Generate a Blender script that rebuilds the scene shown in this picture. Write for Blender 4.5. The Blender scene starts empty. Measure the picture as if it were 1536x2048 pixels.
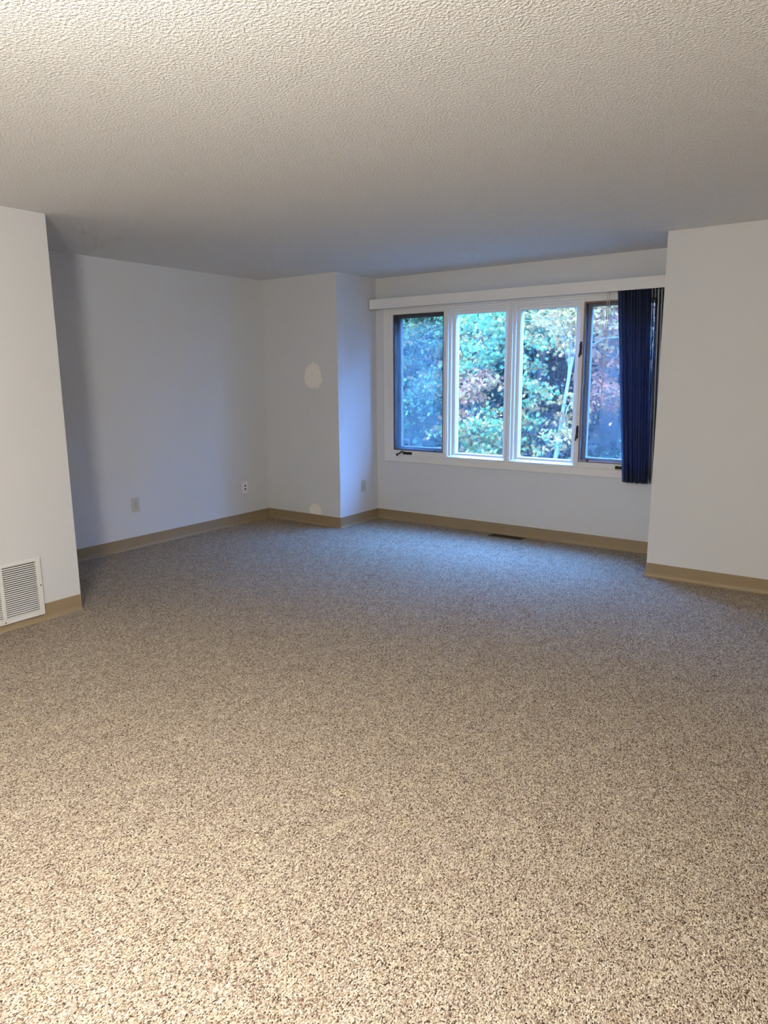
import bpy, bmesh, math, random
import numpy as np
from mathutils import Vector, Matrix

random.seed(7)
rng = np.random.default_rng(11)
S = bpy.context.scene
COL = S.collection

# ------------------------------------------------------------------ camera
F_PX, PITCH, ROLL, YAW, CAM_H = 1403.3, 0.1920, -0.0080, -0.6230, 1.487
cam_d = bpy.data.cameras.new('camera')
cam = bpy.data.objects.new('camera', cam_d)
COL.objects.link(cam)
cam_d.sensor_fit = 'VERTICAL'
cam_d.sensor_height = 36.0
cam_d.lens = F_PX / 2048.0 * 36.0
cam_d.clip_start, cam_d.clip_end = 0.05, 200
_fw = Vector((math.sin(YAW) * math.cos(PITCH), math.cos(YAW) * math.cos(PITCH), -math.sin(PITCH)))
_r = Vector((math.cos(YAW), -math.sin(YAW), 0))
_u = _r.cross(_fw)
_r2 = _r * math.cos(ROLL) + _u * math.sin(ROLL)
_u2 = -_r * math.sin(ROLL) + _u * math.cos(ROLL)
cam.matrix_world = Matrix(((_r2.x, _u2.x, -_fw.x, 0), (_r2.y, _u2.y, -_fw.y, 0),
                           (_r2.z, _u2.z, -_fw.z, CAM_H), (0, 0, 0, 1)))
S.camera = cam

# ------------------------------------------------------------------ sky, exposure
SKY_COL, SKY_STR = (0.13, 0.37, 1.0), 58.0
LAMP_COL, LAMP_STR = (1.0, 0.97, 0.90), 370.0
LAMP_POS = (-1.10, -0.05, 1.93)
w = bpy.data.worlds.new('sky')
S.world = w
w.use_nodes = True
bgn = w.node_tree.nodes['Background']
bgn.inputs[0].default_value = (*SKY_COL, 1)
bgn.inputs[1].default_value = SKY_STR
S.view_settings.view_transform = 'Standard'
S.view_settings.look = 'None'
S.view_settings.exposure = 0.0
S.view_settings.gamma = 1.0
S.view_settings.use_curve_mapping = False
S.cycles.max_bounces = 7
S.cycles.diffuse_bounces = 5
S.cycles.glossy_bounces = 2
S.cycles.transparent_max_bounces = 12
S.cycles.caustics_reflective = False
S.cycles.caustics_refractive = False
S.cycles.use_adaptive_sampling = True
S.cycles.adaptive_threshold = 0.1
S.cycles.adaptive_min_samples = 24
S.cycles.sample_clamp_indirect = 6.0

# ------------------------------------------------------------------ room measures
H = 2.44
XL, YC, XC, YW = -5.325, 5.300, -4.338, 5.927      # left wall, chase face, chase side, window wall
XR, YR = -1.367, 5.256                             # right pier
XA, YA = -4.182, 2.417                             # left partition
XE, YB = 4.20, -5.00                               # far right wall, wall behind
ZB = 0.103                                         # vinyl base height


# ------------------------------------------------------------------ helpers
def tag(o, label=None, cat=None, group=None, kind=None):
    if label: o['label'] = label
    if cat: o['category'] = cat
    if group: o['group'] = group
    if kind: o['kind'] = kind
    return o


class MB:
    """collects shapes that become one mesh"""
    def __init__(self):
        self.bm = bmesh.new()

    def box(self, x0, x1, y0, y1, z0, z1, bevel=0.0, seg=1):
        t = bmesh.new()
        vs = [t.verts.new((x, y, z)) for x in (x0, x1) for y in (y0, y1) for z in (z0, z1)]
        for q in ((0, 1, 3, 2), (4, 6, 7, 5), (0, 4, 5, 1), (2, 3, 7, 6), (0, 2, 6, 4), (1, 5, 7, 3)):
            t.faces.new([vs[i] for i in q])
        if bevel:
            bmesh.ops.bevel(t, geom=t.edges[:], offset=bevel, segments=seg, affect='EDGES', profile=0.7)
        self._merge(t)
        return self

    def _merge(self, t, mat=None):
        if mat is not None:
            bmesh.ops.transform(t, matrix=mat, verts=t.verts[:])
        m = bpy.data.meshes.new('tmp')
        t.to_mesh(m); t.free()
        self.bm.from_mesh(m)
        bpy.data.meshes.remove(m)

    def prism(self, pts, axis, a, b):
        """pts: 2D outline in the two other axes (cyclic order), extruded from a to b along axis"""
        def mk(p, v):
            return {'x': (v, p[0], p[1]), 'y': (p[0], v, p[1]), 'z': (p[0], p[1], v)}[axis]
        A = [self.bm.verts.new(mk(p, a)) for p in pts]
        B = [self.bm.verts.new(mk(p, b)) for p in pts]
        n = len(pts)
        self.bm.faces.new(A); self.bm.faces.new(B[::-1])
        for i in range(n):
            self.bm.faces.new((A[i], B[i], B[(i + 1) % n], A[(i + 1) % n]))
        return self

    def tube(self, pts, radii, n=8, cap=True):
        rings = []
        pts = [Vector(p) for p in pts]
        for i, p in enumerate(pts):
            d = (pts[min(i + 1, len(pts) - 1)] - pts[max(i - 1, 0)]).normalized()
            a = d.orthogonal().normalized() if abs(d.z) < 0.9 else Vector((1, 0, 0))
            a = (a - d * a.dot(d)).normalized()
            b = d.cross(a)
            r = radii[i] if hasattr(radii, '__len__') else radii
            rings.append([self.bm.verts.new(p + (a * math.cos(t) + b * math.sin(t)) * r)
                          for t in [2 * math.pi * k / n for k in range(n)]])
        for A, B in zip(rings, rings[1:]):
            for k in range(n):
                self.bm.faces.new((A[k], A[(k + 1) % n], B[(k + 1) % n], B[k]))
        if cap:
            self.bm.faces.new(rings[0][::-1]); self.bm.faces.new(rings[-1])
        return self

    def lathe(self, prof, n=32, centre=(0, 0, 0), axis='z'):
        rings = []
        cx, cy, cz = centre
        for r, h in prof:
            ring = []
            for k in range(n):
                t = 2 * math.pi * k / n
                a, b = r * math.cos(t), r * math.sin(t)
                ring.append(self.bm.verts.new({'z': (cx + a, cy + b, cz + h), 'x': (cx + h, cy + a, cz + b),
                                               'y': (cx + a, cy + h, cz + b)}[axis]))
            rings.append(ring)
        for A, B in zip(rings, rings[1:]):
            for k in range(n):
                self.bm.faces.new((A[k], A[(k + 1) % n], B[(k + 1) % n], B[k]))
        self.bm.faces.new(rings[0][::-1]); self.bm.faces.new(rings[-1])
        return self

    def build(self, name, mat, parent=None, smooth=False):
        bmesh.ops.recalc_face_normals(self.bm, faces=self.bm.faces[:])
        me = bpy.data.meshes.new(name)
        self.bm.to_mesh(me); self.bm.free()
        if smooth:
            me.polygons.foreach_set('use_smooth', [True] * len(me.polygons))
        me.materials.append(mat)
        o = bpy.data.objects.new(name, me)
        COL.objects.link(o)
        if parent: o.parent = parent
        return o


def empty(name, loc=(0, 0, 0)):
    o = bpy.data.objects.new(name, None)
    o.empty_display_size = 0.1
    o.location = loc
    COL.objects.link(o)
    return o


def place(o, parent):
    """parent while keeping world-space vertices"""
    o.parent = parent
    o.location = Vector(o.location) - Vector(parent.location)
    return o


# ------------------------------------------------------------------ materials
def new_mat(name):
    m = bpy.data.materials.new(name)
    m.use_nodes = True
    nt = m.node_tree
    return m, nt, nt.nodes['Principled BSDF'], nt.nodes['Material Output']


def N(nt, typ, **kw):
    n = nt.nodes.new(typ)
    for k, v in kw.items(): setattr(n, k, v)
    return n


def plain(name, col, rough=0.6, metal=0.0, var=0.06, scale=30.0, bump=0.0, bscale=200.0, spec=0.5):
    m, nt, p, out = new_mat(name)
    tc = N(nt, 'ShaderNodeTexCoord')
    no = N(nt, 'ShaderNodeTexNoise'); no.inputs['Scale'].default_value = scale
    no.inputs['Detail'].default_value = 3
    nt.links.new(tc.outputs['Object'], no.inputs['Vector'])
    mx = N(nt, 'ShaderNodeMix', data_type='RGBA')
    mx.inputs['A'].default_value = (*[c * (1 - var) for c in col], 1)
    mx.inputs['B'].default_value = (*[min(1, c * (1 + var)) for c in col], 1)
    nt.links.new(no.outputs['Fac'], mx.inputs['Factor'])
    nt.links.new(mx.outputs['Result'], p.inputs['Base Color'])
    p.inputs['Roughness'].default_value = rough
    p.inputs['Metallic'].default_value = metal
    p.inputs['Specular IOR Level'].default_value = spec
    if bump:
        nb = N(nt, 'ShaderNodeTexNoise'); nb.inputs['Scale'].default_value = bscale
        nb.inputs['Detail'].default_value = 2
        nt.links.new(tc.outputs['Object'], nb.inputs['Vector'])
        b = N(nt, 'ShaderNodeBump'); b.inputs['Strength'].default_value = bump
        b.inputs['Distance'].default_value = 0.002
        nt.links.new(nb.outputs['Fac'], b.inputs['Height'])
        nt.links.new(b.outputs['Normal'], p.inputs['Normal'])
    return m


def ramp(nt, stops, interp='LINEAR'):
    r = N(nt, 'ShaderNodeValToRGB')
    r.color_ramp.interpolation = interp
    el = r.color_ramp.elements
    el[0].position, el[0].color = stops[0][0], (*stops[0][1], 1)
    el[1].position, el[1].color = stops[-1][0], (*stops[-1][1], 1)
    for pos, c in stops[1:-1]:
        e = el.new(pos); e.color = (*c, 1)
    return r


WALL = (0.73, 0.732, 0.73)
M_WALL = plain('wall_paint', WALL, 0.75, var=0.015, scale=2.5, bump=0.12, bscale=160)
M_TRIM = plain('white_gloss_paint', (0.87, 0.85, 0.80), 0.35, var=0.03, scale=6)
M_BASE = plain('tan_vinyl_base', (0.33, 0.243, 0.138), 0.5, var=0.06, scale=9)
M_PLATE = plain('ivory_plastic', (0.60, 0.57, 0.47), 0.4, var=0.03)
M_WPLATE = plain('white_plastic', (0.90, 0.90, 0.88), 0.4, var=0.02)
M_DARK = plain('cavity_shade', (0.012, 0.012, 0.012), 0.8, var=0.1)  # near-black colour stands in for the shade inside openings
M_VENT = plain('white_enamel_steel', (0.82, 0.81, 0.78), 0.35, var=0.02)
M_BRONZE = plain('bronze_screen_frame', (0.075, 0.045, 0.035), 0.45, var=0.15)
M_SCRFR = plain('tan_screen_frame', (0.30, 0.19, 0.13), 0.45, var=0.1)
M_HARD = plain('dark_bronze_hardware', (0.045, 0.038, 0.035), 0.35, metal=0.6, var=0.2)
M_REG = plain('brown_steel_register', (0.10, 0.07, 0.05), 0.4, metal=0.5, var=0.1)
M_SASH = plain('dark_sash_paint', (0.30, 0.31, 0.33), 0.45, var=0.05)
M_CORD = plain('white_cord', (0.75, 0.72, 0.66), 0.7)
M_RAIL = plain('white_aluminium_headrail', (0.6, 0.6, 0.6), 0.35, metal=0.3)
M_METAL = plain('brushed_nickel', (0.6, 0.58, 0.55), 0.3, metal=1.0)


def ceiling_mat():
    m, nt, p, out = new_mat('textured_ceiling_paint')
    tc = N(nt, 'ShaderNodeTexCoord')
    n1 = N(nt, 'ShaderNodeTexNoise'); n1.inputs['Scale'].default_value = 100
    n1.inputs['Detail'].default_value = 2.5; n1.inputs['Roughness'].default_value = 0.55
    nt.links.new(tc.outputs['Object'], n1.inputs['Vector'])
    rp = ramp(nt, [(0.38, (0, 0, 0)), (0.66, (1, 1, 1))])
    nt.links.new(n1.outputs['Fac'], rp.inputs['Fac'])
    b = N(nt, 'ShaderNodeBump'); b.inputs['Strength'].default_value = 0.75
    b.inputs['Distance'].default_value = 0.0042
    nt.links.new(rp.outputs['Color'], b.inputs['Height'])
    nt.links.new(b.outputs['Normal'], p.inputs['Normal'])
    mx = N(nt, 'ShaderNodeMix', data_type='RGBA')
    mx.inputs['A'].default_value = (0.80, 0.785, 0.76, 1)
    mx.inputs['B'].default_value = (0.90, 0.89, 0.865, 1)
    nt.links.new(rp.outputs['Color'], mx.inputs['Factor'])
    nt.links.new(mx.outputs['Result'], p.inputs['Base Color'])
    p.inputs['Roughness'].default_value = 0.8
    return m


def carpet_mat():
    m, nt, p, out = new_mat('berber_loop_carpet')
    tc = N(nt, 'ShaderNodeTexCoord')
    mp = N(nt, 'ShaderNodeMapping')
    mp.inputs['Rotation'].default_value = (0, 0, math.radians(38))
    mp.inputs['Scale'].default_value = (1.25, 0.85, 1.0)
    nt.links.new(tc.outputs['Object'], mp.inputs['Vector'])
    vo = N(nt, 'ShaderNodeTexVoronoi'); vo.inputs['Scale'].default_value = 255
    vo.inputs['Randomness'].default_value = 0.9
    nt.links.new(mp.outputs['Vector'], vo.inputs['Vector'])
    sep = N(nt, 'ShaderNodeSeparateColor')
    nt.links.new(vo.outputs['Color'], sep.inputs['Color'])
    cr = ramp(nt, [(0.0, (0.030, 0.020, 0.015)), (0.09, (0.095, 0.066, 0.048)), (0.22, (0.225, 0.168, 0.124)),
                   (0.45, (0.375, 0.300, 0.224)), (0.72, (0.505, 0.426, 0.326)), (1.0, (0.72, 0.65, 0.53))])
    nt.links.new(sep.outputs[0], cr.inputs['Fac'])
    # broad tonal drift between yarn lots
    n2 = N(nt, 'ShaderNodeTexNoise'); n2.inputs['Scale'].default_value = 14
    n2.inputs['Detail'].default_value = 3
    nt.links.new(mp.outputs['Vector'], n2.inputs['Vector'])
    dr = ramp(nt, [(0.28, (0.90, 0.85, 0.83)), (0.5, (1.0, 0.985, 1.0)), (0.72, (1.10, 1.08, 1.02))])
    nt.links.new(n2.outputs['Fac'], dr.inputs['Fac'])
    mu = N(nt, 'ShaderNodeMix', data_type='RGBA', blend_type='MULTIPLY')
    mu.inputs['Factor'].default_value = 1
    nt.links.new(cr.outputs['Color'], mu.inputs['A'])
    nt.links.new(dr.outputs['Color'], mu.inputs['B'])
    nt.links.new(mu.outputs['Result'], p.inputs['Base Color'])
    inv = N(nt, 'ShaderNodeMath', operation='MULTIPLY'); inv.inputs[1].default_value = -1.0
    nt.links.new(vo.outputs['Distance'], inv.inputs[0])
    b = N(nt, 'ShaderNodeBump'); b.inputs['Strength'].default_value = 1.0
    b.inputs['Distance'].default_value = 0.0036
    nt.links.new(inv.outputs[0], b.inputs['Height'])
    nt.links.new(b.outputs['Normal'], p.inputs['Normal'])
    p.inputs['Roughness'].default_value = 0.95
    p.inputs['Specular IOR Level'].default_value = 0.1
    return m


def glass_mat(haze):
    """window glass: clear, with a translucent haze mixed in to veil the dark view in blue"""
    m, nt, p, out = new_mat('window_glass')
    nt.nodes.remove(p)
    tr = N(nt, 'ShaderNodeBsdfTransparent'); tr.inputs[0].default_value = (0.97, 0.98, 0.98, 1)
    gl = N(nt, 'ShaderNodeBsdfGlossy'); gl.inputs['Roughness'].default_value = 0.02
    tl = N(nt, 'ShaderNodeBsdfTranslucent'); tl.inputs[0].default_value = (0.13, 0.14, 0.15, 1)
    lw = N(nt, 'ShaderNodeLayerWeight'); lw.inputs['Blend'].default_value = 0.5
    pw = N(nt, 'ShaderNodeMath', operation='POWER'); pw.inputs[1].default_value = 5.0
    fr = N(nt, 'ShaderNodeMath', operation='MULTIPLY_ADD'); fr.inputs[1].default_value = 0.9; fr.inputs[2].default_value = 0.025
    nt.links.new(lw.outputs['Facing'], pw.inputs[0]); nt.links.new(pw.outputs[0], fr.inputs[0])
    no = N(nt, 'ShaderNodeTexNoise'); no.inputs['Scale'].default_value = 3.0
    tc = N(nt, 'ShaderNodeTexCoord')
    nt.links.new(tc.outputs['Object'], no.inputs['Vector'])
    ml = N(nt, 'ShaderNodeMath', operation='MULTIPLY'); ml.inputs[1].default_value = haze * 2
    nt.links.new(no.outputs['Fac'], ml.inputs[0])
    a = N(nt, 'ShaderNodeMixShader'); b = N(nt, 'ShaderNodeMixShader')
    nt.links.new(ml.outputs[0], a.inputs[0])
    nt.links.new(tr.outputs[0], a.inputs[1]); nt.links.new(tl.outputs[0], a.inputs[2])
    nt.links.new(fr.outputs[0], b.inputs[0])
    nt.links.new(a.outputs[0], b.inputs[1]); nt.links.new(gl.outputs[0], b.inputs[2])
    nt.links.new(b.outputs[0], out.inputs['Surface'])
    return m


def screen_mat(cover):
    """fine insect mesh: mostly open, its wires catching daylight"""
    m, nt, p, out = new_mat('insect_screen_mesh')
    nt.nodes.remove(p)
    tr = N(nt, 'ShaderNodeBsdfTransparent')
    tl = N(nt, 'ShaderNodeBsdfTranslucent'); tl.inputs[0].default_value = (0.14, 0.17, 0.19, 1)
    df = N(nt, 'ShaderNodeBsdfDiffuse'); df.inputs[0].default_value = (0.10, 0.10, 0.11, 1)
    ad = N(nt, 'ShaderNodeMixShader'); ad.inputs[0].default_value = 0.3
    nt.links.new(tl.outputs[0], ad.inputs[1]); nt.links.new(df.outputs[0], ad.inputs[2])
    mx = N(nt, 'ShaderNodeMixShader'); mx.inputs[0].default_value = cover
    nt.links.new(tr.outputs[0], mx.inputs[1]); nt.links.new(ad.outputs[0], mx.inputs[2])
    nt.links.new(mx.outputs[0], out.inputs['Surface'])
    return m


def slat_mat():
    m, nt, p, out = new_mat('navy_blind_fabric')
    tc = N(nt, 'ShaderNodeTexCoord')
    wv = N(nt, 'ShaderNodeTexNoise'); wv.inputs['Scale'].default_value = 400
    nt.links.new(tc.outputs['Object'], wv.inputs['Vector'])
    rp = ramp(nt, [(0.3, (0.045, 0.05, 0.075)), (0.7, (0.085, 0.09, 0.12))])
    nt.links.new(wv.outputs['Fac'], rp.inputs['Fac'])
    nt.links.new(rp.outputs['Color'], p.inputs['Base Color'])
    p.inputs['Roughness'].default_value = 0.55
    p.inputs['Specular IOR Level'].default_value = 0.4
    tl = N(nt, 'ShaderNodeBsdfTranslucent'); tl.inputs[0].default_value = (0.30, 0.37, 0.52, 1)
    tr = N(nt, 'ShaderNodeBsdfTransparent'); tr.inputs[0].default_value = (0.7, 0.8, 1, 1)
    a = N(nt, 'ShaderNodeMixShader'); a.inputs[0].default_value = 0.6
    nt.links.new(p.outputs[0], a.inputs[1]); nt.links.new(tl.outputs[0], a.inputs[2])
    b = N(nt, 'ShaderNodeMixShader'); b.inputs[0].default_value = 0.12
    nt.links.new(a.outputs[0], b.inputs[1]); nt.links.new(tr.outputs[0], b.inputs[2])
    nt.links.new(b.outputs[0], out.inputs['Surface'])
    return m


def leaf_mat():
    m, nt, p, out = new_mat('autumn_leaf')
    at = N(nt, 'ShaderNodeAttribute'); at.attribute_name = 'tint'
    df = N(nt, 'ShaderNodeBsdfDiffuse')
    tl = N(nt, 'ShaderNodeBsdfTranslucent')
    nt.links.new(at.outputs['Color'], df.inputs[0])
    nt.links.new(at.outputs['Color'], tl.inputs[0])
    mx = N(nt, 'ShaderNodeMixShader'); mx.inputs[0].default_value = 0.35
    nt.links.new(df.outputs[0], mx.inputs[1]); nt.links.new(tl.outputs[0], mx.inputs[2])
    nt.links.new(mx.outputs[0], out.inputs['Surface'])
    nt.nodes.remove(p)
    return m


def patch_mat():
    m, nt, p, out = new_mat('spackle_compound')
    at = N(nt, 'ShaderNodeAttribute'); at.attribute_name = 'edge'
    tc = N(nt, 'ShaderNodeTexCoord')
    no = N(nt, 'ShaderNodeTexNoise'); no.inputs['Scale'].default_value = 40
    nt.links.new(tc.outputs['Object'], no.inputs['Vector'])
    ad = N(nt, 'ShaderNodeMath', operation='ADD')
    nt.links.new(at.outputs['Fac'], ad.inputs[0]); nt.links.new(no.outputs['Fac'], ad.inputs[1])
    rp = ramp(nt, [(0.62, WALL), (0.92, (0.95, 0.90, 0.81))])
    nt.links.new(ad.outputs[0], rp.inputs['Fac'])
    nt.links.new(rp.outputs['Color'], p.inputs['Base Color'])
    p.inputs['Roughness'].default_value = 0.9
    return m


M_CEIL, M_CARPET, M_GLASS = ceiling_mat(), carpet_mat(), glass_mat(0.07)
M_SCREEN, M_SCREEN_FINE, M_SLAT, M_LEAF, M_PATCH = screen_mat(0.34), screen_mat(0.12), slat_mat(), leaf_mat(), patch_mat()
M_BARK = plain('dark_bark', (0.035, 0.03, 0.025), 0.9, var=0.4, scale=12, bump=1.0, bscale=25)
M_BIRCH = plain('pale_birch_bark', (0.20, 0.20, 0.19), 0.8, var=0.25, scale=9)
M_GROUND = plain('leaf_litter', (0.06, 0.05, 0.035), 0.95, var=0.6, scale=7, bump=1.0, bscale=18)


# ------------------------------------------------------------------ room shell
def struct(o, label, cat='wall'):
    return tag(o, label, cat, kind='structure')


T = 0.15
struct(MB().box(XL - T, XE + T, YB - T, YW + T, -0.12, 0.0).build('floor', M_CARPET),
       'speckled beige and brown berber loop carpet across the whole room', 'floor')
struct(MB().box(XL - T, XE + T, YB - T, YW + T, H, H + 0.12).build('ceiling', M_CEIL),
       'off-white ceiling with a pebbly sprayed texture', 'ceiling')
struct(MB().box(XL - T, XL, YA, YC, 0, H).build('wall_left', M_WALL),
       'recessed grey-white wall with two outlet plates, shaded at its near end')
struct(MB().box(XL - T, XA, YB - T, YA, 0, H, 0.003, 2).build('wall_partition', M_WALL),
       'bright white wall with the louvered return vent near the floor')
wall_chase = struct(MB().box(XL - T, XC, YC, YW + T, 0, H, 0.003, 2).build('wall_chase', M_WALL),
                    'narrow boxed-out wall with spackle patches between left wall and window')
WX0, WX1, WZ0, WZ1 = -4.165, -1.541, 0.685, 2.125      # rough opening
wb = MB()
wb.box(XC, XR, YW, YW + T, 0, WZ0).box(XC, XR, YW, YW + T, WZ1, H)
wb.box(XC, WX0, YW, YW + T, WZ0, WZ1).box(WX1, XR, YW, YW + T, WZ0, WZ1)
struct(wb.build('wall_window', M_WALL), 'white wall around the four-part window, set back in an alcove')
struct(MB().box(XR, XE + T, YR, YW + T, 0, H, 0.003, 2).build('wall_pier', M_WALL),
       'warm white wall at the right, in front of the window alcove')
struct(MB().box(XE, XE + T, YB, YR, 0, H).build('wall_right', M_WALL), 'plain white wall closing the room on the right')
struct(MB().box(XA, XE, YB - T, YB, 0, H).build('wall_back', M_WALL), 'plain white wall behind the viewer')


# vinyl cove base: thin sheet with a toe that flares out onto the carpet
def cove(name, pts, label):
    """pts: plan polyline, room on the left-hand side when walking along it"""
    prof = [(0.0, ZB), (0.0028, ZB), (0.0035, ZB - 0.003), (0.0035, 0.03), (0.005, 0.018), (0.009, 0.008),
            (0.015, 0.003), (0.017, 0.0), (0.0, 0.0)]
    bm = bmesh.new()
    P = [Vector((*p, 0)) for p in pts]
    rings = []
    for i, p in enumerate(P):
        ds = []
        if i > 0: ds.append((P[i] - P[i - 1]).normalized())
        if i < len(P) - 1: ds.append((P[i + 1] - P[i]).normalized())
        ns = [Vector((-d.y, d.x, 0)) for d in ds]
        n = ns[0] if len(ns) == 1 else (ns[0] + ns[1]) / (1 + ns[0].dot(ns[1]))
        rings.append([bm.verts.new(p + n * a + Vector((0, 0, z))) for a, z in prof])
    k = len(prof)
    for A, B in zip(rings, rings[1:]):
        for i in range(k):
            bm.faces.new((A[i], A[(i + 1) % k], B[(i + 1) % k], B[i]))
    bm.faces.new(rings[0]); bm.faces.new(rings[-1][::-1])
    b = MB(); b.bm.free(); b.bm = bm
    return tag(b.build(name, M_BASE), label, 'baseboard', kind='structure')


cove('baseboard_partition', [(XA, YA - 0.250), (XA, YB)], 'tan vinyl base under the louvered return vent')
cove('baseboard_corner', [(XA, YA - 0.001), (XA, YA - 0.250)], 'short tan vinyl base strip from the vent to the wall corner')
cove('baseboard_left', [(XL, YC), (XL, YA)], 'tan vinyl base along the recessed left wall')
cove('baseboard_chase', [(XC, YW), (XC, YC), (XL, YC)], 'tan vinyl base wrapping the boxed-out corner wall')
cove('baseboard_window', [(XR, YW), (XC, YW)], 'tan vinyl base below the window')
cove('baseboard_pier', [(XE, YR), (XR, YR), (XR, YW)], 'tan vinyl base at the foot of the right wall')

# ------------------------------------------------------------------ spackle patches (part of the chase wall)
def patch(cx, cz, rx, rz, zmin=None, seed=0):
    r = random.Random(seed)
    ph = [r.uniform(0, 6.28) for _ in range(4)]
    n = 40
    verts, edge, faces = [], [], []
    for j, s in enumerate((0.0, 0.45, 0.7, 0.85, 1.0)):
        for i in range(n):
            t = 2 * math.pi * i / n
            q = 1 + 0.07 * math.sin(2 * t + ph[0]) + 0.06 * math.sin(3 * t + ph[1]) + 0.03 * math.sin(7 * t + ph[2])
            z = cz + rz * s * q * math.sin(t)
            if zmin is not None: z = max(z, zmin)
            verts.append((cx + rx * s * q * math.cos(t), YC - 0.0012 * (1.0 - s ** 3) - 0.0002, z))
            edge.append(1 - s)
    for j in range(4):
        for i in range(n):
            faces.append((j * n + i, j * n + (i + 1) % n, (j + 1) * n + (i + 1) % n, (j + 1) * n + i))
    me = bpy.data.meshes.new('spackle_patch')
    me.from_pydata(verts, [], faces)
    at = me.attributes.new('edge', 'FLOAT', 'POINT')
    at.data.foreach_set('value', [min(1, e * 2.2) for e in edge])
    me.materials.append(M_PATCH)
    o = bpy.data.objects.new('spackle_patch', me)
    COL.objects.link(o)
    o.parent = wall_chase
    return o


tag(patch(-4.652, 1.487, 0.120, 0.150, seed=3), 'oval cream spackle patch at eye height')
tag(patch(-4.665, 0.142, 0.095, 0.080, zmin=ZB + 0.001, seed=5), 'cream spackle patch just above the base')


# ------------------------------------------------------------------ window
CY = YW - 0.020            # face of the casing
FY = YW + 0.012            # face of the frame behind the casing
cas = empty('trim_1', (-2.853, CY, 0.62))
tag(cas, 'flat off-white casing boards around the window', 'window casing', kind='structure')
CX0, CX1, CZ0, CZ1 = -4.232, -1.474, 0.622, 2.175


def pc(mb, name, mat, parent, smooth=False):
    return place(mb.build(name, mat, None, smooth), parent)


pc(MB().box(CX0, WX0 + 0.008, CY, YW, CZ0, CZ1, 0.003, 2), 'casing_board', M_TRIM, cas)
pc(MB().box(WX1 - 0.008, CX1, CY, YW, CZ0, CZ1, 0.003, 2), 'casing_board', M_TRIM, cas)
pc(MB().box(WX0 + 0.008, WX1 - 0.008, CY, YW, CZ0, WZ0 + 0.004, 0.003, 2), 'casing_board', M_TRIM, cas)
pc(MB().box(WX0 + 0.008, WX1 - 0.008, CY, YW, WZ1 - 0.004, CZ1, 0.003, 2), 'casing_board', M_TRIM, cas)
# thin stop bead along the inner edge of the bottom casing
pc(MB().box(CX0 + 0.006, CX1 - 0.006, CY - 0.005, CY, CZ0, CZ0 + 0.010, 0.002), 'apron_bead', M_TRIM, cas)

OZ0, OZ1 = 0.690, 2.112
M12, M23, M34 = (-3.534, -3.503), (-2.868, -2.838), (-2.203, -2.172)
mull = empty('trim_2', (-2.853, FY, OZ0))
tag(mull, 'off-white mullion posts dividing the window into four', 'window mullions', kind='structure')
YO = YW + T               # outer face of wall
for a, b in (M12, M23, M34):
    pc(MB().box(a, b, CY + 0.004, YO, WZ0 + 0.0045, WZ1 - 0.0045, 0.002), 'mullion', M_TRIM, mull)


def frame_ring(x0, x1, z0, z1, t, y0, y1, name, mat, parent, tb=None, tt=None, bev=0.0015):
    tb = tb or t; tt = tt or t
    m = MB()
    m.box(x0, x0 + t, y0, y1, z0, z1, bev).box(x1 - t, x1, y0, y1, z0, z1, bev)
    m.box(x0 + t, x1 - t, y0, y1, z0, z0 + tb, bev).box(x0 + t, x1 - t, y0, y1, z1 - tt, z1, bev)
    return pc(m, name, mat, parent)


def fixed_window(name, x0, x1, label):
    w_ = empty(name, ((x0 + x1) / 2, FY, OZ0))
    tag(w_, label, 'window', kind='structure')
    z0, z1 = WZ0 + 0.0045, WZ1 - 0.0045
    # stepped jamb: outer liner, middle step, glazing stop
    frame_ring(x0, x1, z0, z1, 0.012, CY + 0.012, YO, 'jamb_liner', M_TRIM, w_, tb=0.006, tt=0.022)
    frame_ring(x0 + 0.012, x1 - 0.012, z0 + 0.006, z1 - 0.022, 0.020, YW + 0.022, YO, 'jamb_step', M_TRIM, w_, tb=0.010, tt=0.018)
    frame_ring(x0 + 0.032, x1 - 0.032, z0 + 0.016, z1 - 0.040, 0.028, YW + 0.058, YO - 0.02, 'glazing_stop', M_TRIM, w_, tb=0.030, tt=0.030)
    # sloping sill ledge in front of the glass
    pc(MB().prism([(YW - 0.012, z0 + 0.003), (YW - 0.012, z0 + 0.014), (YW + 0.058, z0 + 0.030), (YW + 0.058, z0 + 0.003)],
                  'x', x0 + 0.0125, x1 - 0.0125), 'sill_ledge', M_TRIM, w_)
    pc(MB().box(x0 + 0.058, x1 - 0.058, YW + 0.080, YW + 0.085, z0 + 0.044, z1 - 0.068), 'pane', M_GLASS, w_)
    return w_


fixed_window('window_2', M12[1], M23[0], 'fixed window pane beside the screened left casement')
fixed_window('window_3', M23[1], M34[0], 'fixed window pane beside the casement with two locks')


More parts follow.
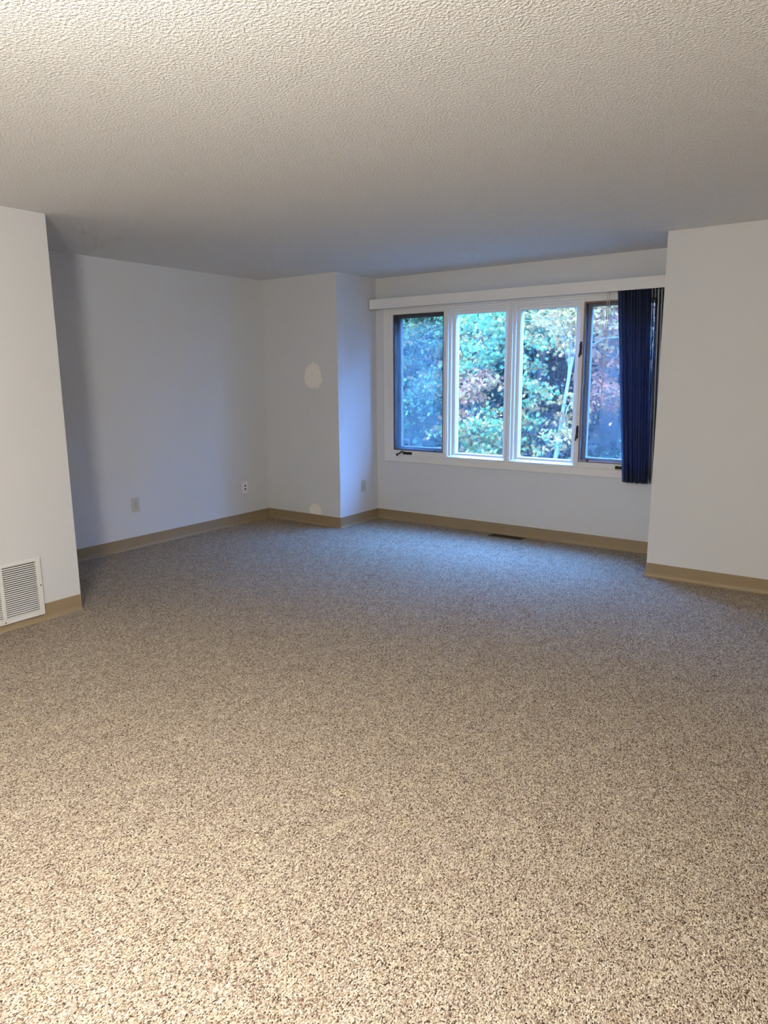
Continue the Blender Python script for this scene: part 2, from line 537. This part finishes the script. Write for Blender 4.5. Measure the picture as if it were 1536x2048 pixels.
def casement(name, x0, x1, label, scr_mat, crank_x, flip, locks):
    w_ = empty(name, ((x0 + x1) / 2, FY, OZ0))
    tag(w_, label, 'window', kind='structure')
    z0, z1 = 0.737, 2.077
    full0, full1 = (WX0 + 0.008, x1) if flip else (x0, WX1 - 0.008)
    # painted surround that carries the operator
    m = MB()
    zz0, zz1 = WZ0 + 0.0045, WZ1 - 0.0045
    if full0 < x0 - 0.001: m.box(full0, x0, CY + 0.006, YO, zz0, zz1, 0.0015)
    if full1 > x1 + 0.001: m.box(x1, full1, CY + 0.006, YO, zz0, zz1, 0.0015)
    m.box(x0, x1, CY + 0.006, YO, zz0, z0, 0.0015).box(x0, x1, CY + 0.006, YO, z1, zz1, 0.0015)
    pc(m, 'casement_frame', M_TRIM, w_)
    # insect screen with its metal frame, near the room side
    frame_ring(x0 + 0.001, x1 - 0.001, z0 + 0.001, z1 - 0.001, 0.012, CY + 0.012, CY + 0.024, 'screen_frame', scr_mat, w_)
    pc(MB().box(x0 + 0.013, x1 - 0.013, CY + 0.0175, CY + 0.0185, z0 + 0.013, z1 - 0.013), 'insect_screen', M_SCREEN if flip else M_SCREEN_FINE, w_)
    tabx = x1 - 0.085 if flip else x0 + 0.085
    pc(MB().box(tabx - 0.008, tabx + 0.008, CY + 0.006, CY + 0.0118, z0 + 0.004, z0 + 0.030, 0.001), 'screen_tab', M_HARD, w_)
    frame_ring(x0 + 0.0005, x1 - 0.0005, z0 + 0.0005, z1 - 0.0005, 0.004, CY + 0.026, YW + 0.068, 'jamb_liner', M_BRONZE, w_, bev=0.0005)
    # sash and glass on the outer side
    frame_ring(x0 + 0.003, x1 - 0.003, z0 + 0.003, z1 - 0.003, 0.034, YW + 0.07, YW + 0.115, 'sash', M_SASH, w_, tb=0.03, tt=0.03)
    pc(MB().box(x0 + 0.038, x1 - 0.038, YW + 0.088, YW + 0.093, z0 + 0.034, z1 - 0.034), 'pane', M_GLASS, w_)
    # folding crank on the sill
    zc = 0.712
    g = MB().box(crank_x - 0.052, crank_x + 0.052, CY - 0.008, CY + 0.0058, zc - 0.013, zc + 0.013, 0.004, 2)
    cr = pc(g, 'crank_handle', M_HARD, w_)
    sgn = -1 if flip else 1
    a = MB().tube([(crank_x + sgn * 0.030, CY - 0.012, zc + 0.008), (crank_x + sgn * 0.052, CY - 0.028, zc + 0.018),
                   (crank_x + sgn * 0.085, CY - 0.034, zc - 0.006), (crank_x + sgn * 0.100, CY - 0.036, zc - 0.016)],
                  [0.008, 0.0085, 0.007, 0.007], 10)
    a.lathe([(0.006, -0.012), (0.010, -0.008), (0.011, 0.0), (0.010, 0.008), (0.006, 0.012)], 12,
            (crank_x + sgn * 0.103, CY - 0.038, zc - 0.016), 'z')
    arm = a.build('crank_arm', M_HARD, None, True)
    arm.parent = cr
    arm.location = -Vector(w_.location) * 0 - (Vector(cr.location) + Vector(w_.location))
    for zl in locks:
        lx = x0 - 0.012
        lk = pc(MB().box(lx - 0.009, lx + 0.009, CY - 0.006, CY + 0.0035, zl - 0.055, zl + 0.055, 0.002), 'sash_lock', M_HARD, w_)
        lv = MB().prism([(lx - 0.006, zl + 0.035), (lx + 0.010, zl + 0.045), (lx + 0.014, zl + 0.005), (lx + 0.008, zl - 0.03),
                         (lx - 0.006, zl - 0.075), (lx - 0.012, zl - 0.07), (lx - 0.004, zl - 0.01)], 'y', CY - 0.022, CY - 0.0062)
        lv = lv.build('lock_lever', M_HARD)
        lv.parent = lk
        lv.location = -(Vector(lk.location) + Vector(w_.location))
    return w_


casement('window_1', -4.122, M12[0], 'casement with dark screen frame and folded crank, next to the boxed-out wall', M_BRONZE,
         -3.945, True, ())
casement('window_4', M34[1], -1.584, 'casement with tan screen frame half covered by the blue vertical blind', M_SCRFR,
         -1.79, False, (1.70, 0.995))

# ------------------------------------------------------------------ valance and vertical blind
VY0 = 5.790
val = empty('valance', (-2.855, VY0, 2.135))
tag(val, 'long off-white valance board above the window', 'valance')
VX0, VX1 = -4.318, -1.385
pc(MB().box(VX0, VX1, VY0, VY0 + 0.012, 2.132, 2.224, 0.002), 'front_board', M_TRIM, val)
pc(MB().box(VX0, VX0 + 0.012, VY0 + 0.0122, YW - 0.001, 2.132, 2.224, 0.002), 'end_return', M_TRIM, val)
pc(MB().box(VX1 - 0.012, VX1, VY0 + 0.0122, YW - 0.001, 2.132, 2.224, 0.002), 'end_return', M_TRIM, val)
for bx in (-4.25, -2.9, -1.6):
    pc(MB().box(bx - 0.012, bx + 0.012, VY0 + 0.013, YW - 0.001, 2.216, 2.219).box(bx - 0.012, bx + 0.012, YW - 0.004, YW - 0.001, 2.176, 2.2155),
       'bracket', M_RAIL, val)

blind = empty('vertical_blind', (-1.64, 5.862, 0.60))
tag(blind, 'dark blue vertical blind gathered at the right end of the window', 'blind')
pc(MB().box(VX0 + 0.03, VX1 - 0.03, 5.845, 5.880, 2.176, 2.2135, 0.002), 'headrail', M_RAIL, blind)


def slat_mesh(width=0.089):
    """one curved fabric vane, unit: top at z=0 hanging to z=-1, lean and twist are added per copy"""
    n, rows = 6, 16
    v, f = [], []
    for side, off in ((0, 0.0), (1, 0.0009)):
        for j in range(rows + 1):
            for i in range(n + 1):
                s = i / n - 0.5
                v.append((0.006 * (1 - 4 * s * s) + off, s * width, -j / rows))
    q = (n + 1) * (rows + 1)
    for j in range(rows):
        for i in range(n):
            a = j * (n + 1) + i
            f.append((a, a + 1, a + n + 2, a + n + 1))
            b = a + q
            f.append((b, b + n + 1, b + n + 2, b + 1))
    rim = [j * (n + 1) for j in range(rows + 1)]
    rim2 = [j * (n + 1) + n for j in range(rows + 1)]
    for r_, fl in ((rim, 0), (rim2, 1)):
        for a, b in zip(r_, r_[1:]):
            f.append((a, b, b + q, a + q) if not fl else (a, a + q, b + q, b))
    return np.array(v), f


base_v, base_f = slat_mesh()
NS = 19
for k in range(NS):
    t = k / (NS - 1)
    xt = -1.868 + t * 0.455 + random.uniform(-0.003, 0.003)
    xb = -1.742 + t * 0.330 + random.uniform(-0.006, 0.006)
    # most vanes are turned to face the room a little; a few further along stand edge-on and let the view through
    if 0.55 < t < 0.84: at_, ab_ = 12, 14
    elif t >= 0.84: at_, ab_ = -12, -8
    else: at_, ab_ = (-7, -12, -16, -5, -13)[k % 5] + 4 * t, (-4, -9, -13, -2, -10)[k % 5] + 4 * t
    ang_t = math.radians(at_ + random.uniform(-3, 3))
    ang_b = math.radians(ab_ + random.uniform(-4, 4))
    ztop, zbot = 2.172, 0.606 + random.uniform(-0.006, 0.006)
    v = base_v.copy()
    s = -v[:, 2]
    ang = ang_t + (ang_b - ang_t) * s
    c, sn = np.cos(ang), np.sin(ang)
    x = v[:, 0] * c - v[:, 1] * sn * -1 * -1
    y = v[:, 0] * sn + v[:, 1] * c
    X = x + xt + (xb - xt) * s
    Y = y + 5.862
    Z = ztop + (zbot - ztop) * s
    me = bpy.data.meshes.new('slat')
    me.from_pydata(np.stack([X, Y, Z], 1).tolist(), [], base_f)
    me.polygons.foreach_set('use_smooth', [True] * len(me.polygons))
    me.materials.append(M_SLAT)
    o = bpy.data.objects.new('slat', me)
    COL.objects.link(o)
    place(o, blind)
# draw cord loop hanging left of the slats
cm = MB()
cm.tube([(-1.955, 5.835, 2.176), (-1.957, 5.83, 1.9), (-1.963, 5.83, 1.6), (-1.967, 5.832, 1.35), (-1.970, 5.834, 1.20)], 0.0024, 8)
pc(cm, 'draw_cord', M_CORD, blind, True)
cm = MB()
cm.tube([(-1.938, 5.842, 2.176), (-1.944, 5.84, 1.9), (-1.956, 5.838, 1.6), (-1.964, 5.836, 1.35), (-1.970, 5.836, 1.2)], 0.0020, 8)
pc(cm, 'draw_cord', M_CORD, blind, True)

# ------------------------------------------------------------------ return-air vent
vent = empty('return_air_vent', (XA, 1.92, 0.04))
tag(vent, 'white louvered return air grille low on the bright left wall', 'vent')
VY_0, VY_1, VZ0, VZ1 = 1.676, 2.164, 0.042, 0.408
VXF = XA + 0.0180      # front face (the flange stands just clear of the vinyl base)
m = MB()
e = 0.030
xb_, xf_ = XA + 0.0095, VXF
m.box(xb_, xf_, VY_0, VY_0 + e, VZ0, VZ1, 0.002).box(xb_, xf_, VY_1 - e, VY_1, VZ0, VZ1, 0.002)
m.box(xb_, xf_, VY_0 + e, VY_1 - e, VZ0, VZ0 + 0.030, 0.002).box(xb_, xf_, VY_0 + e, VY_1 - e, VZ1 - 0.022, VZ1, 0.002)
m.box(xb_, xf_, 1.909, 1.931, VZ0 + 0.030, VZ1 - 0.022, 0.002)
pc(m, 'grille_frame', M_VENT, vent)
pc(MB().box(XA + 0.0005, XA + 0.0015, VY_0 + e, VY_1 - e, ZB + 0.004, VZ1 - 0.022), 'duct_shade_sheet', M_DARK, vent)  # flat dark sheet on the wall, painted as the shade behind the louvers
pc(MB().box(XA + 0.0055, XA + 0.0062, VY_0 + e, VY_1 - e, VZ0 + 0.030, ZB + 0.003), 'duct_shade_sheet', M_DARK, vent)
NL = 24
lz0, lz1 = VZ0 + 0.031, VZ1 - 0.023
pitch = (lz1 - lz0) / NL
lou = MB()
prof = []
for i in range(5):
    a = i / 4
    prof.append((0.0165 - 0.0085 * a, 0.0058 * a - 0.0012 * math.sin(math.pi * a)))
outl = [(x_, z_) for x_, z_ in prof] + [(x_ - 0.0009, z_ - 0.0006) for x_, z_ in prof[::-1]]
lou.prism([(0.0 + p_[0], p_[1]) for p_ in [(q[0], q[1]) for q in outl]], 'y', 0.0, 0.1998)
first = None
for cidx, y0 in enumerate((VY_0 + e + 0.0002, 1.9315)):
    wcol = (1.909 - VY_0 - e - 0.0005) if cidx == 0 else (VY_1 - e - 1.9315 - 0.0005)
    for k in range(NL):
        if first is None:
            first = lou.build('louver', M_VENT)
            o = first
        else:
            o = first.copy(); COL.objects.link(o)
        o.parent = vent
        o.scale = (1, wcol / 0.1998, 1)
        o.location = Vector((XA, y0, lz0 + pitch * k + 0.0008)) - Vector(vent.location)
for yy, zz in ((VY_1 - 0.012, 0.232), (1.92, VZ0 + 0.012)):
    pc(MB().lathe([(0.0042, 0.0001), (0.0038, 0.0012), (0.002, 0.0018)], 12, (VXF, yy, zz), 'x'), 'screw', M_HARD, vent)


# ------------------------------------------------------------------ outlets and wall plates (all mounted on walls facing +x)
def plate_mesh(parent, x, y, z, w_, h_, mat):
    return pc(MB().box(x + 0.0003, x + 0.0058, y - w_ / 2, y + w_ / 2, z - h_ / 2, z + h_ / 2, 0.0022, 2), 'cover_plate', mat, parent)


def duplex(x, y, z, mat, label, size=(0.074, 0.118)):
    r_ = empty('electrical_outlet', (x, y, z - size[1] / 2))
    tag(r_, label, 'outlet')
    plate_mesh(r_, x, y, z, *size, mat)
    for dz in (0.0195, -0.0195):
        rc = pc(MB().box(x + 0.0059, x + 0.0085, y - 0.0165, y + 0.0165, z + dz - 0.0135, z + dz + 0.0135, 0.0012, 2), 'receptacle', mat, r_)
        off = -(Vector(rc.location) + Vector(r_.location))
        for dy in (-0.0065, 0.0065):
            s_ = MB().box(x + 0.0086, x + 0.0089, y + dy - 0.0013, y + dy + 0.0013, z + dz - 0.001, z + dz + 0.0075).build('slot', M_DARK)
            s_.parent = rc; s_.location = off
        s_ = MB().lathe([(0.0026, 0.0), (0.0026, 0.0004)], 10, (x + 0.0086, y, z + dz - 0.0075), 'x').build('slot', M_DARK)
        s_.parent = rc; s_.location = off
    pc(MB().lathe([(0.0032, 0), (0.0028, 0.0012), (0.0012, 0.0016)], 12, (x + 0.0059, y, z), 'x'), 'screw', M_HARD, r_)
    return r_


duplex(XL, 3.661, 0.388, M_PLATE, 'ivory duplex outlet on the left wall near the shaded end', (0.078, 0.124))
duplex(XC, 5.677, 0.376, M_PLATE, 'ivory outlet on the side of the boxed-out wall beside the window')
jk = empty('cable_wall_plate', (XL, 4.962, 0.31))
tag(jk, 'white wall plate with two black jack holes near the inner corner', 'wall plate')
plate_mesh(jk, XL, 4.962, 0.371, 0.074, 0.120, M_WPLATE)
for dz in (0.015, -0.018):
    j = pc(MB().lathe([(0.0095, 0.0), (0.0095, 0.0016), (0.0075, 0.0022)], 20, (XL + 0.0059, 4.962, 0.371 + dz), 'x'), 'jack', M_HARD, jk)
    s_ = MB().lathe([(0.0068, 0.0), (0.0068, 0.0003)], 16, (XL + 0.0083, 4.962, 0.371 + dz), 'x').build('jack_hole', M_DARK)
    s_.parent = j
    s_.location = -(Vector(j.location) + Vector(jk.location))
for dz in (0.042, -0.043):
    pc(MB().lathe([(0.0036, 0), (0.003, 0.0014), (0.0012, 0.0018)], 12, (XL + 0.0059, 4.962, 0.371 + dz), 'x'), 'screw', M_HARD, jk)

# ------------------------------------------------------------------ floor register under the window
reg = empty('floor_register', (-2.79, 5.85, 0.0))
tag(reg, 'dark metal heating register in the carpet below the window', 'vent')
RX0, RX1, RY0, RY1 = -2.965, -2.625, 5.795, 5.895
frame = MB()
frame.box(RX0, RX1, RY0, RY0 + 0.014, 0.0002, 0.006, 0.0015).box(RX0, RX1, RY1 - 0.014, RY1, 0.0002, 0.006, 0.0015)
frame.box(RX0, RX0 + 0.018, RY0 + 0.014, RY1 - 0.014, 0.0002, 0.006, 0.0015).box(RX1 - 0.018, RX1, RY0 + 0.014, RY1 - 0.014, 0.0002, 0.006, 0.0015)
pc(frame, 'register_frame', M_REG, reg)
pc(MB().box(RX0 + 0.018, RX1 - 0.018, RY0 + 0.014, RY1 - 0.014, 0.0002, 0.0012), 'duct_shade_sheet', M_DARK, reg)  # dark sheet on the carpet in place of the shade under the fins
fs = None
for k in range(20):
    x_ = RX0 + 0.026 + k * (RX1 - RX0 - 0.052) / 19
    if fs is None:
        fs = MB().box(-0.0012, 0.0012, RY0 + 0.0145, RY1 - 0.0145, 0.0014, 0.0052).build('fin', M_REG)
        o = fs
    else:
        o = fs.copy(); COL.objects.link(o)
    o.parent = reg
    o.location = Vector((x_, 0, 0)) - Vector(reg.location)

# ------------------------------------------------------------------ ceiling lamp behind the viewer
lx, ly, lz = LAMP_POS
lamp = empty('ceiling_lamp', (lx, ly, lz))
tag(lamp, 'white glass bowl lamp hanging from the ceiling behind the viewer', 'lamp')
pc(MB().lathe([(0.075, 0.0), (0.075, -0.012), (0.05, -0.03), (0.012, -0.036)], 32, (lx, ly, H - 0.0005), 'z'), 'canopy', M_METAL, lamp, True)
pc(MB().tube([(lx, ly, H - 0.034), (lx, ly, lz + 0.09)], 0.008, 12), 'stem', M_METAL, lamp, True)
gm, nt, p, out = new_mat('lit_opal_glass')
p.inputs['Base Color'].default_value = (0.9, 0.88, 0.84, 1)
p.inputs['Emission Color'].default_value = (*LAMP_COL, 1)
p.inputs['Emission Strength'].default_value = LAMP_STR
prof = [(0.03 + 0.0, 0.088)] + [(0.17 * math.sin(a), 0.085 * math.cos(a)) for a in [0.22 + i * (math.pi - 0.30) / 14 for i in range(15)]]
pc(MB().lathe(prof, 40, (lx, ly, lz), 'z'), 'globe', gm, lamp, True)


# ------------------------------------------------------------------ outdoors
def gz(x, y):
    """ground height of the wooded bank outside"""
    t = max(0.0, y - 8.0)
    return -0.55 + 0.02 * t * t * 0.55 + 0.10 * math.sin(x * 0.9) * math.cos(y * 0.7)


gx = np.linspace(-45, 25, 60); gy = np.linspace(YO + 0.02, 40, 44)
gv = [(x, y, gz(x, y)) for y in gy for x in gx]
gf = [(j * 60 + i, j * 60 + i + 1, (j + 1) * 60 + i + 1, (j + 1) * 60 + i) for j in range(43) for i in range(59)]
me = bpy.data.meshes.new('ground'); me.from_pydata(gv, [], gf); me.materials.append(M_GROUND)
me.polygons.foreach_set('use_smooth', [True] * len(me.polygons))
go = bpy.data.objects.new('ground', me); COL.objects.link(go)
tag(go, 'wooded bank of fallen leaves rising outside the window', 'ground', kind='structure')

LEAF_OUT = {
    'maple': [(0, -0.5), (0.16, -0.18), (0.5, -0.22), (0.24, 0.02), (0.42, 0.30), (0.12, 0.20), (0, 0.55), (-0.12, 0.20), (-0.42, 0.30),
              (-0.24, 0.02), (-0.5, -0.22), (-0.16, -0.18)],
    'oval': [(0, -0.5), (0.25, -0.15), (0.24, 0.15), (0, 0.52), (-0.24, 0.15), (-0.25, -0.15)],
}


def foliage(name, parent, P, size, nrm, cols, shape='maple'):
    """P (n,3) leaf centres, nrm (n,3) leaf normals, cols (n,3) leaf colours -> one mesh part"""
    n = len(P)
    out2 = np.array(LEAF_OUT[shape])
    k = len(out2)
    nrm = nrm / np.linalg.norm(nrm, axis=1, keepdims=True)
    ref = rng.normal(size=(n, 3))
    a = np.cross(nrm, ref); a /= np.linalg.norm(a, axis=1, keepdims=True)
    b = np.cross(nrm, a)
    V = (P[:, None, :] + size[:, None, None] * (out2[None, :, 0:1] * a[:, None, :] + out2[None, :, 1:2] * b[:, None, :])
         - (size[:, None, None] * 0.35 * (out2[None, :, 0:1] ** 2 + out2[None, :, 1:2] ** 2)) * nrm[:, None, :])
    C = P[:, None, :]
    V = np.concatenate([V, C], 1).reshape(-1, 3)
    idx = np.arange(n)[:, None, None] * (k + 1)
    tri = np.stack([np.arange(k), (np.arange(k) + 1) % k, np.full(k, k)], 1)[None] + idx
    tri = tri.reshape(-1, 3)
    me = bpy.data.meshes.new(name)
    me.vertices.add(len(V)); me.vertices.foreach_set('co', V.astype(np.float32).ravel())
    me.loops.add(len(tri) * 3); me.loops.foreach_set('vertex_index', tri.astype(np.int32).ravel())
    me.polygons.add(len(tri))
    me.polygons.foreach_set('loop_start', np.arange(0, len(tri) * 3, 3, dtype=np.int32))
    me.update(calc_edges=True)
    at = me.attributes.new('tint', 'FLOAT_COLOR', 'POINT')
    cc = np.concatenate([np.repeat(cols, k + 1, 0), np.ones((n * (k + 1), 1))], 1)
    at.data.foreach_set('color', cc.astype(np.float32).ravel())
    me.materials.append(M_LEAF)
    o = bpy.data.objects.new(name, me)
    COL.objects.link(o)
    o.parent = parent
    o.location = -Vector(parent.location)
    o['kind'] = 'stuff'
    return o


LEAF_K = 0.52


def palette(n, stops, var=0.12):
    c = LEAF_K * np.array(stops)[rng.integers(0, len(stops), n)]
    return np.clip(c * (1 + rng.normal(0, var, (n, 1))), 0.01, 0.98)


def tree(name, label, x, y, h, sprays, per, size, stops, trunk_r=0.08, trunk_mat=None, lean=(0, 0), shape='maple',
         spray_r=0.55, bare=0.25, crown=1.6, group=None, cat='tree', centres=(), centre_r=0.32, centre_per=None, up=0.5):
    """a tree: tapering trunk, a branch to every spray, and sprays of leaves in flat drooping layers"""
    z0 = gz(x, y) - 0.05
    r_ = empty(name, (x, y, z0))
    tag(r_, label, cat, group)
    top = Vector((x + lean[0], y + lean[1], z0 + h))
    base = Vector((x, y, z0))

    def axis(t):
        q = base.lerp(top, t)
        return q + Vector((0.10 * math.sin(4 * t + x), 0.08 * math.sin(3 * t + y), 0))
    if trunk_r:
        m_ = MB().tube([axis(t / 9) for t in range(10)], [trunk_r * (1 - 0.8 * t / 9) + 0.008 for t in range(10)], 10)
        o_ = m_.build('trunk', trunk_mat or M_BARK, None, True)
        place(o_, r_)
    br = MB()
    PP, NN, CC, SS = [], [], [], []
    for k in range(sprays + len(centres)):
        inview = k < len(centres)
        if inview:
            c = Vector(centres[k])
            t = min(0.95, max(0.1, (c.z - z0 - 0.2) / h))
        else:
            t = bare + (1 - bare) * random.random()
            ang = random.uniform(0, 2 * math.pi)
            rad = crown * (0.25 + 0.75 * math.sqrt(random.random())) * (1.05 - 0.55 * t)
            c = axis(t) + Vector((rad * math.cos(ang), rad * math.sin(ang), random.uniform(-0.15, 0.25)))
        root = axis(max(0.05, t - 0.08))
        mid = root.lerp(c, 0.55) + Vector((0, 0, 0.10))
        br.tube([root, mid, c], [max(0.008, trunk_r * 0.22), 0.009, 0.004], 5, cap=False)
        d = Vector((c.x - root.x, c.y - root.y, 0))
        d = d.normalized() if d.length > 0.01 else Vector((1, 0, 0))
        n = int((centre_per or per) * random.uniform(0.8, 1.2)) if inview else int(per * random.uniform(0.7, 1.3))
        sr = centre_r * random.uniform(0.85, 1.25) if inview else spray_r
        u = rng.normal(0, 0.5, (n, 2))
        rad2 = (u ** 2).sum(1)
        dx = d.x * u[:, 0] * 1.25 - d.y * u[:, 1]
        dy = d.y * u[:, 0] * 1.25 + d.x * u[:, 1]
        q = np.stack([c.x + sr * dx, c.y + sr * dy,
                      c.z - sr * 0.30 * rad2 + rng.normal(0, (0.22 if inview else 0.16) * sr, n)], 1)
        PP.append(q)
        nn = rng.normal(0, 0.55, (n, 3)); nn[:, 2] += up; nn[:, 1] -= 0.35; nn[:, 0] += 0.15
        NN.append(nn)
        shade = random.uniform(0.85, 1.15)
        CC.append(np.clip(palette(n, stops) * shade, 0.01, 0.97))
        SS.append(size * rng.uniform(0.65, 1.25, n))
    place(tag(br.build('branches', trunk_mat or M_BARK), kind='stuff'), r_)
    foliage('foliage', r_, np.concatenate(PP), np.concatenate(SS), np.concatenate(NN), np.concatenate(CC), shape)
    return r_


GREEN = [(0.20, 0.36, 0.15), (0.15, 0.29, 0.15), (0.28, 0.42, 0.16), (0.40, 0.50, 0.18)]
YELLOW = [(0.66, 0.36, 0.11), (0.62, 0.30, 0.10), (0.48, 0.33, 0.12), (0.70, 0.30, 0.11)]
PINK = [(0.66, 0.19, 0.10), (0.56, 0.15, 0.09), (0.70, 0.28, 0.12), (0.40, 0.20, 0.10)]
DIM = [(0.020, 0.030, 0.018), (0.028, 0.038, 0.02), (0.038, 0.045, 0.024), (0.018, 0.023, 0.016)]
MIX = GREEN + YELLOW


def at(px, Y, z_img):
    """world point seen through the window: px = x on the window wall plane, z_img = height there"""
    s_ = Y / YW
    return (px * s_, Y, CAM_H + (z_img - CAM_H) * s_)


def cs(Y, *pts):
    return [at(px + random.uniform(-0.02, 0.02), Y + random.uniform(-0.5, 0.5), z) for px, z in pts]


# crowns shade the view from above; the sprays listed one by one hang in sight of the window
tree('maple_tree', 'pale green maple with dense sprays behind the pane beside the left casement', *at(-3.22, 12.8, 0)[:2], 5.2, 60, 170, 0.074, GREEN + YELLOW[:1],
     0.07, crown=1.6, spray_r=0.62, bare=0.50, centre_per=170,
     centres=cs(10.4, (-3.36, 1.97), (-3.22, 2.02), (-3.05, 1.95), (-2.94, 1.85), (-3.32, 1.80), (-3.12, 1.77), (-2.96, 1.66), (-3.40, 1.62), (-3.18, 1.60), (-3.04, 2.06), (-2.90, 2.02), (-3.45, 2.05)))
tree('maple_tree', 'young maple with cream and rose leaves halfway up the pane beside the left casement', *at(-3.40, 11.0, 0)[:2], 2.6, 4, 90, 0.075, YELLOW[:2] + PINK,
     0.025, crown=0.5, spray_r=0.35, bare=0.75, centre_r=0.24, centre_per=95,
     centres=cs(9.9, (-3.36, 1.47), (-3.26, 1.40), (-3.12, 1.50), (-3.38, 1.28), (-3.20, 1.30), (-3.02, 1.42), (-3.40, 1.14)))
tree('maple_tree', 'yellow-green maple leaning across the third pane from the left', *at(-2.80, 12.4, 0)[:2], 5.0, 44, 140, 0.074, MIX,
     0.05, lean=(0.9, 0.3), crown=1.6, spray_r=0.58, bare=0.52, centre_r=0.26, centre_per=95,
     centres=cs(10.0, (-2.72, 1.98), (-2.58, 1.95), (-2.70, 1.80), (-2.56, 1.76), (-2.74, 1.62), (-2.62, 1.56), (-2.72, 1.42), (-2.58, 1.38), (-2.48, 1.30), (-2.66, 1.22), (-2.74, 1.06), (-2.62, 1.10), (-2.70, 0.90)))
tree('birch_tree', 'slender pale birch trunk with cream leaves behind the third pane', *at(-2.49, 9.7, 0)[:2], 4.7, 34, 110, 0.074, YELLOW,
     0.024, M_BIRCH, lean=(0.68, 0.9), crown=1.4, spray_r=0.52, bare=0.55, centre_r=0.26, centre_per=75,
     centres=cs(9.9, (-2.44, 2.00), (-2.32, 1.97), (-2.26, 1.86), (-2.40, 1.86), (-2.30, 1.74), (-2.24, 1.30), (-2.30, 1.12), (-2.25, 1.00)))
tree('maple_tree', 'pink-leaved maple beside the blind', *at(-1.78, 12.6, 0)[:2], 5.2, 56, 130, 0.08, PINK,
     0.05, lean=(0.2, 0.3), crown=1.6, spray_r=0.58, bare=0.50, centre_r=0.30, centre_per=105, shape='oval',
     centres=cs(10.4, (-2.10, 1.90), (-1.98, 1.96), (-1.90, 1.80), (-2.04, 1.70), (-1.93, 1.60), (-2.12, 1.50), (-2.00, 1.42), (-1.90, 1.38), (-2.10, 1.30), (-1.97, 1.24), (-1.80, 1.9), (-1.75, 1.6), (-1.8, 1.3)))
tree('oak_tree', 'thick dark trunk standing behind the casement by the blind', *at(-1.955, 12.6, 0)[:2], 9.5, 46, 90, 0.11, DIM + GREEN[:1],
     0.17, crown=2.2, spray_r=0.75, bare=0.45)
tree('maple_tree', 'hazy maple with a cluster of cream leaves behind the screened left casement', *at(-3.72, 13.2, 0)[:2], 5.5, 56, 140, 0.08, GREEN + YELLOW[:2],
     0.06, crown=1.8, spray_r=0.62, bare=0.45, centre_per=130,
     centres=cs(10.9, (-3.66, 1.50), (-3.74, 1.44), (-3.60, 1.42), (-3.80, 1.30), (-3.66, 1.32), (-3.95, 1.85), (-3.75, 1.95), (-3.60, 1.75), (-3.90, 1.62), (-4.05, 1.95), (-3.85, 1.05)))
tree('maple_tree', 'blue-green maple at the far edge of the left casement view', *at(-4.35, 12.0, 0)[:2], 5.6, 80, 140, 0.08, GREEN + DIM,
     0.07, crown=1.8, spray_r=0.62, bare=0.2)
# low shrubs close to the window
tree('leafy_shrub', 'bright shrub spray low in the pane beside the left casement', *at(-3.10, 9.6, 0)[:2], 1.5, 8, 100, 0.078, GREEN + YELLOW,
     0.02, crown=0.7, spray_r=0.36, bare=0.2, cat='shrub', centre_r=0.22, centre_per=95,
     centres=cs(9.5, (-3.02, 1.16), (-3.14, 1.05), (-2.96, 1.02), (-3.28, 1.02), (-3.10, 0.92), (-2.98, 0.88), (-3.36, 0.90), (-3.20, 0.84), (-3.06, 0.80)))
tree('leafy_shrub', 'small shrub with drooping cream leaves low in the third pane', *at(-2.42, 9.4, 0)[:2], 1.0, 3, 40, 0.07, YELLOW + GREEN[2:],
     0.012, crown=0.4, spray_r=0.28, bare=0.3, cat='shrub', shape='oval', centre_r=0.14, centre_per=26,
     centres=cs(9.4, (-2.50, 0.95), (-2.42, 0.98), (-2.44, 0.86), (-2.36, 0.88), (-2.52, 0.82)))
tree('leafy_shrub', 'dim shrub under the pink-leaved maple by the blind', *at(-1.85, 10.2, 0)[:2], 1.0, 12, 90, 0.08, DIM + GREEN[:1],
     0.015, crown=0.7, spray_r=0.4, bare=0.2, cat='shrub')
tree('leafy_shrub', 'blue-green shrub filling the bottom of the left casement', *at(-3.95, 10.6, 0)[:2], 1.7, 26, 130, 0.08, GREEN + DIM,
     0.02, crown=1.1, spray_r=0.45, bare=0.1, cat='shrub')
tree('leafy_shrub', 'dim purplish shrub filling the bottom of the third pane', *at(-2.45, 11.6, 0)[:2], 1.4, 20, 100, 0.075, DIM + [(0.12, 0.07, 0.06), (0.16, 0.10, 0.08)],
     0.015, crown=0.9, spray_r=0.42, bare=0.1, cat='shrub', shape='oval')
# the darker woods behind; unseen ones at the right added to block low sky
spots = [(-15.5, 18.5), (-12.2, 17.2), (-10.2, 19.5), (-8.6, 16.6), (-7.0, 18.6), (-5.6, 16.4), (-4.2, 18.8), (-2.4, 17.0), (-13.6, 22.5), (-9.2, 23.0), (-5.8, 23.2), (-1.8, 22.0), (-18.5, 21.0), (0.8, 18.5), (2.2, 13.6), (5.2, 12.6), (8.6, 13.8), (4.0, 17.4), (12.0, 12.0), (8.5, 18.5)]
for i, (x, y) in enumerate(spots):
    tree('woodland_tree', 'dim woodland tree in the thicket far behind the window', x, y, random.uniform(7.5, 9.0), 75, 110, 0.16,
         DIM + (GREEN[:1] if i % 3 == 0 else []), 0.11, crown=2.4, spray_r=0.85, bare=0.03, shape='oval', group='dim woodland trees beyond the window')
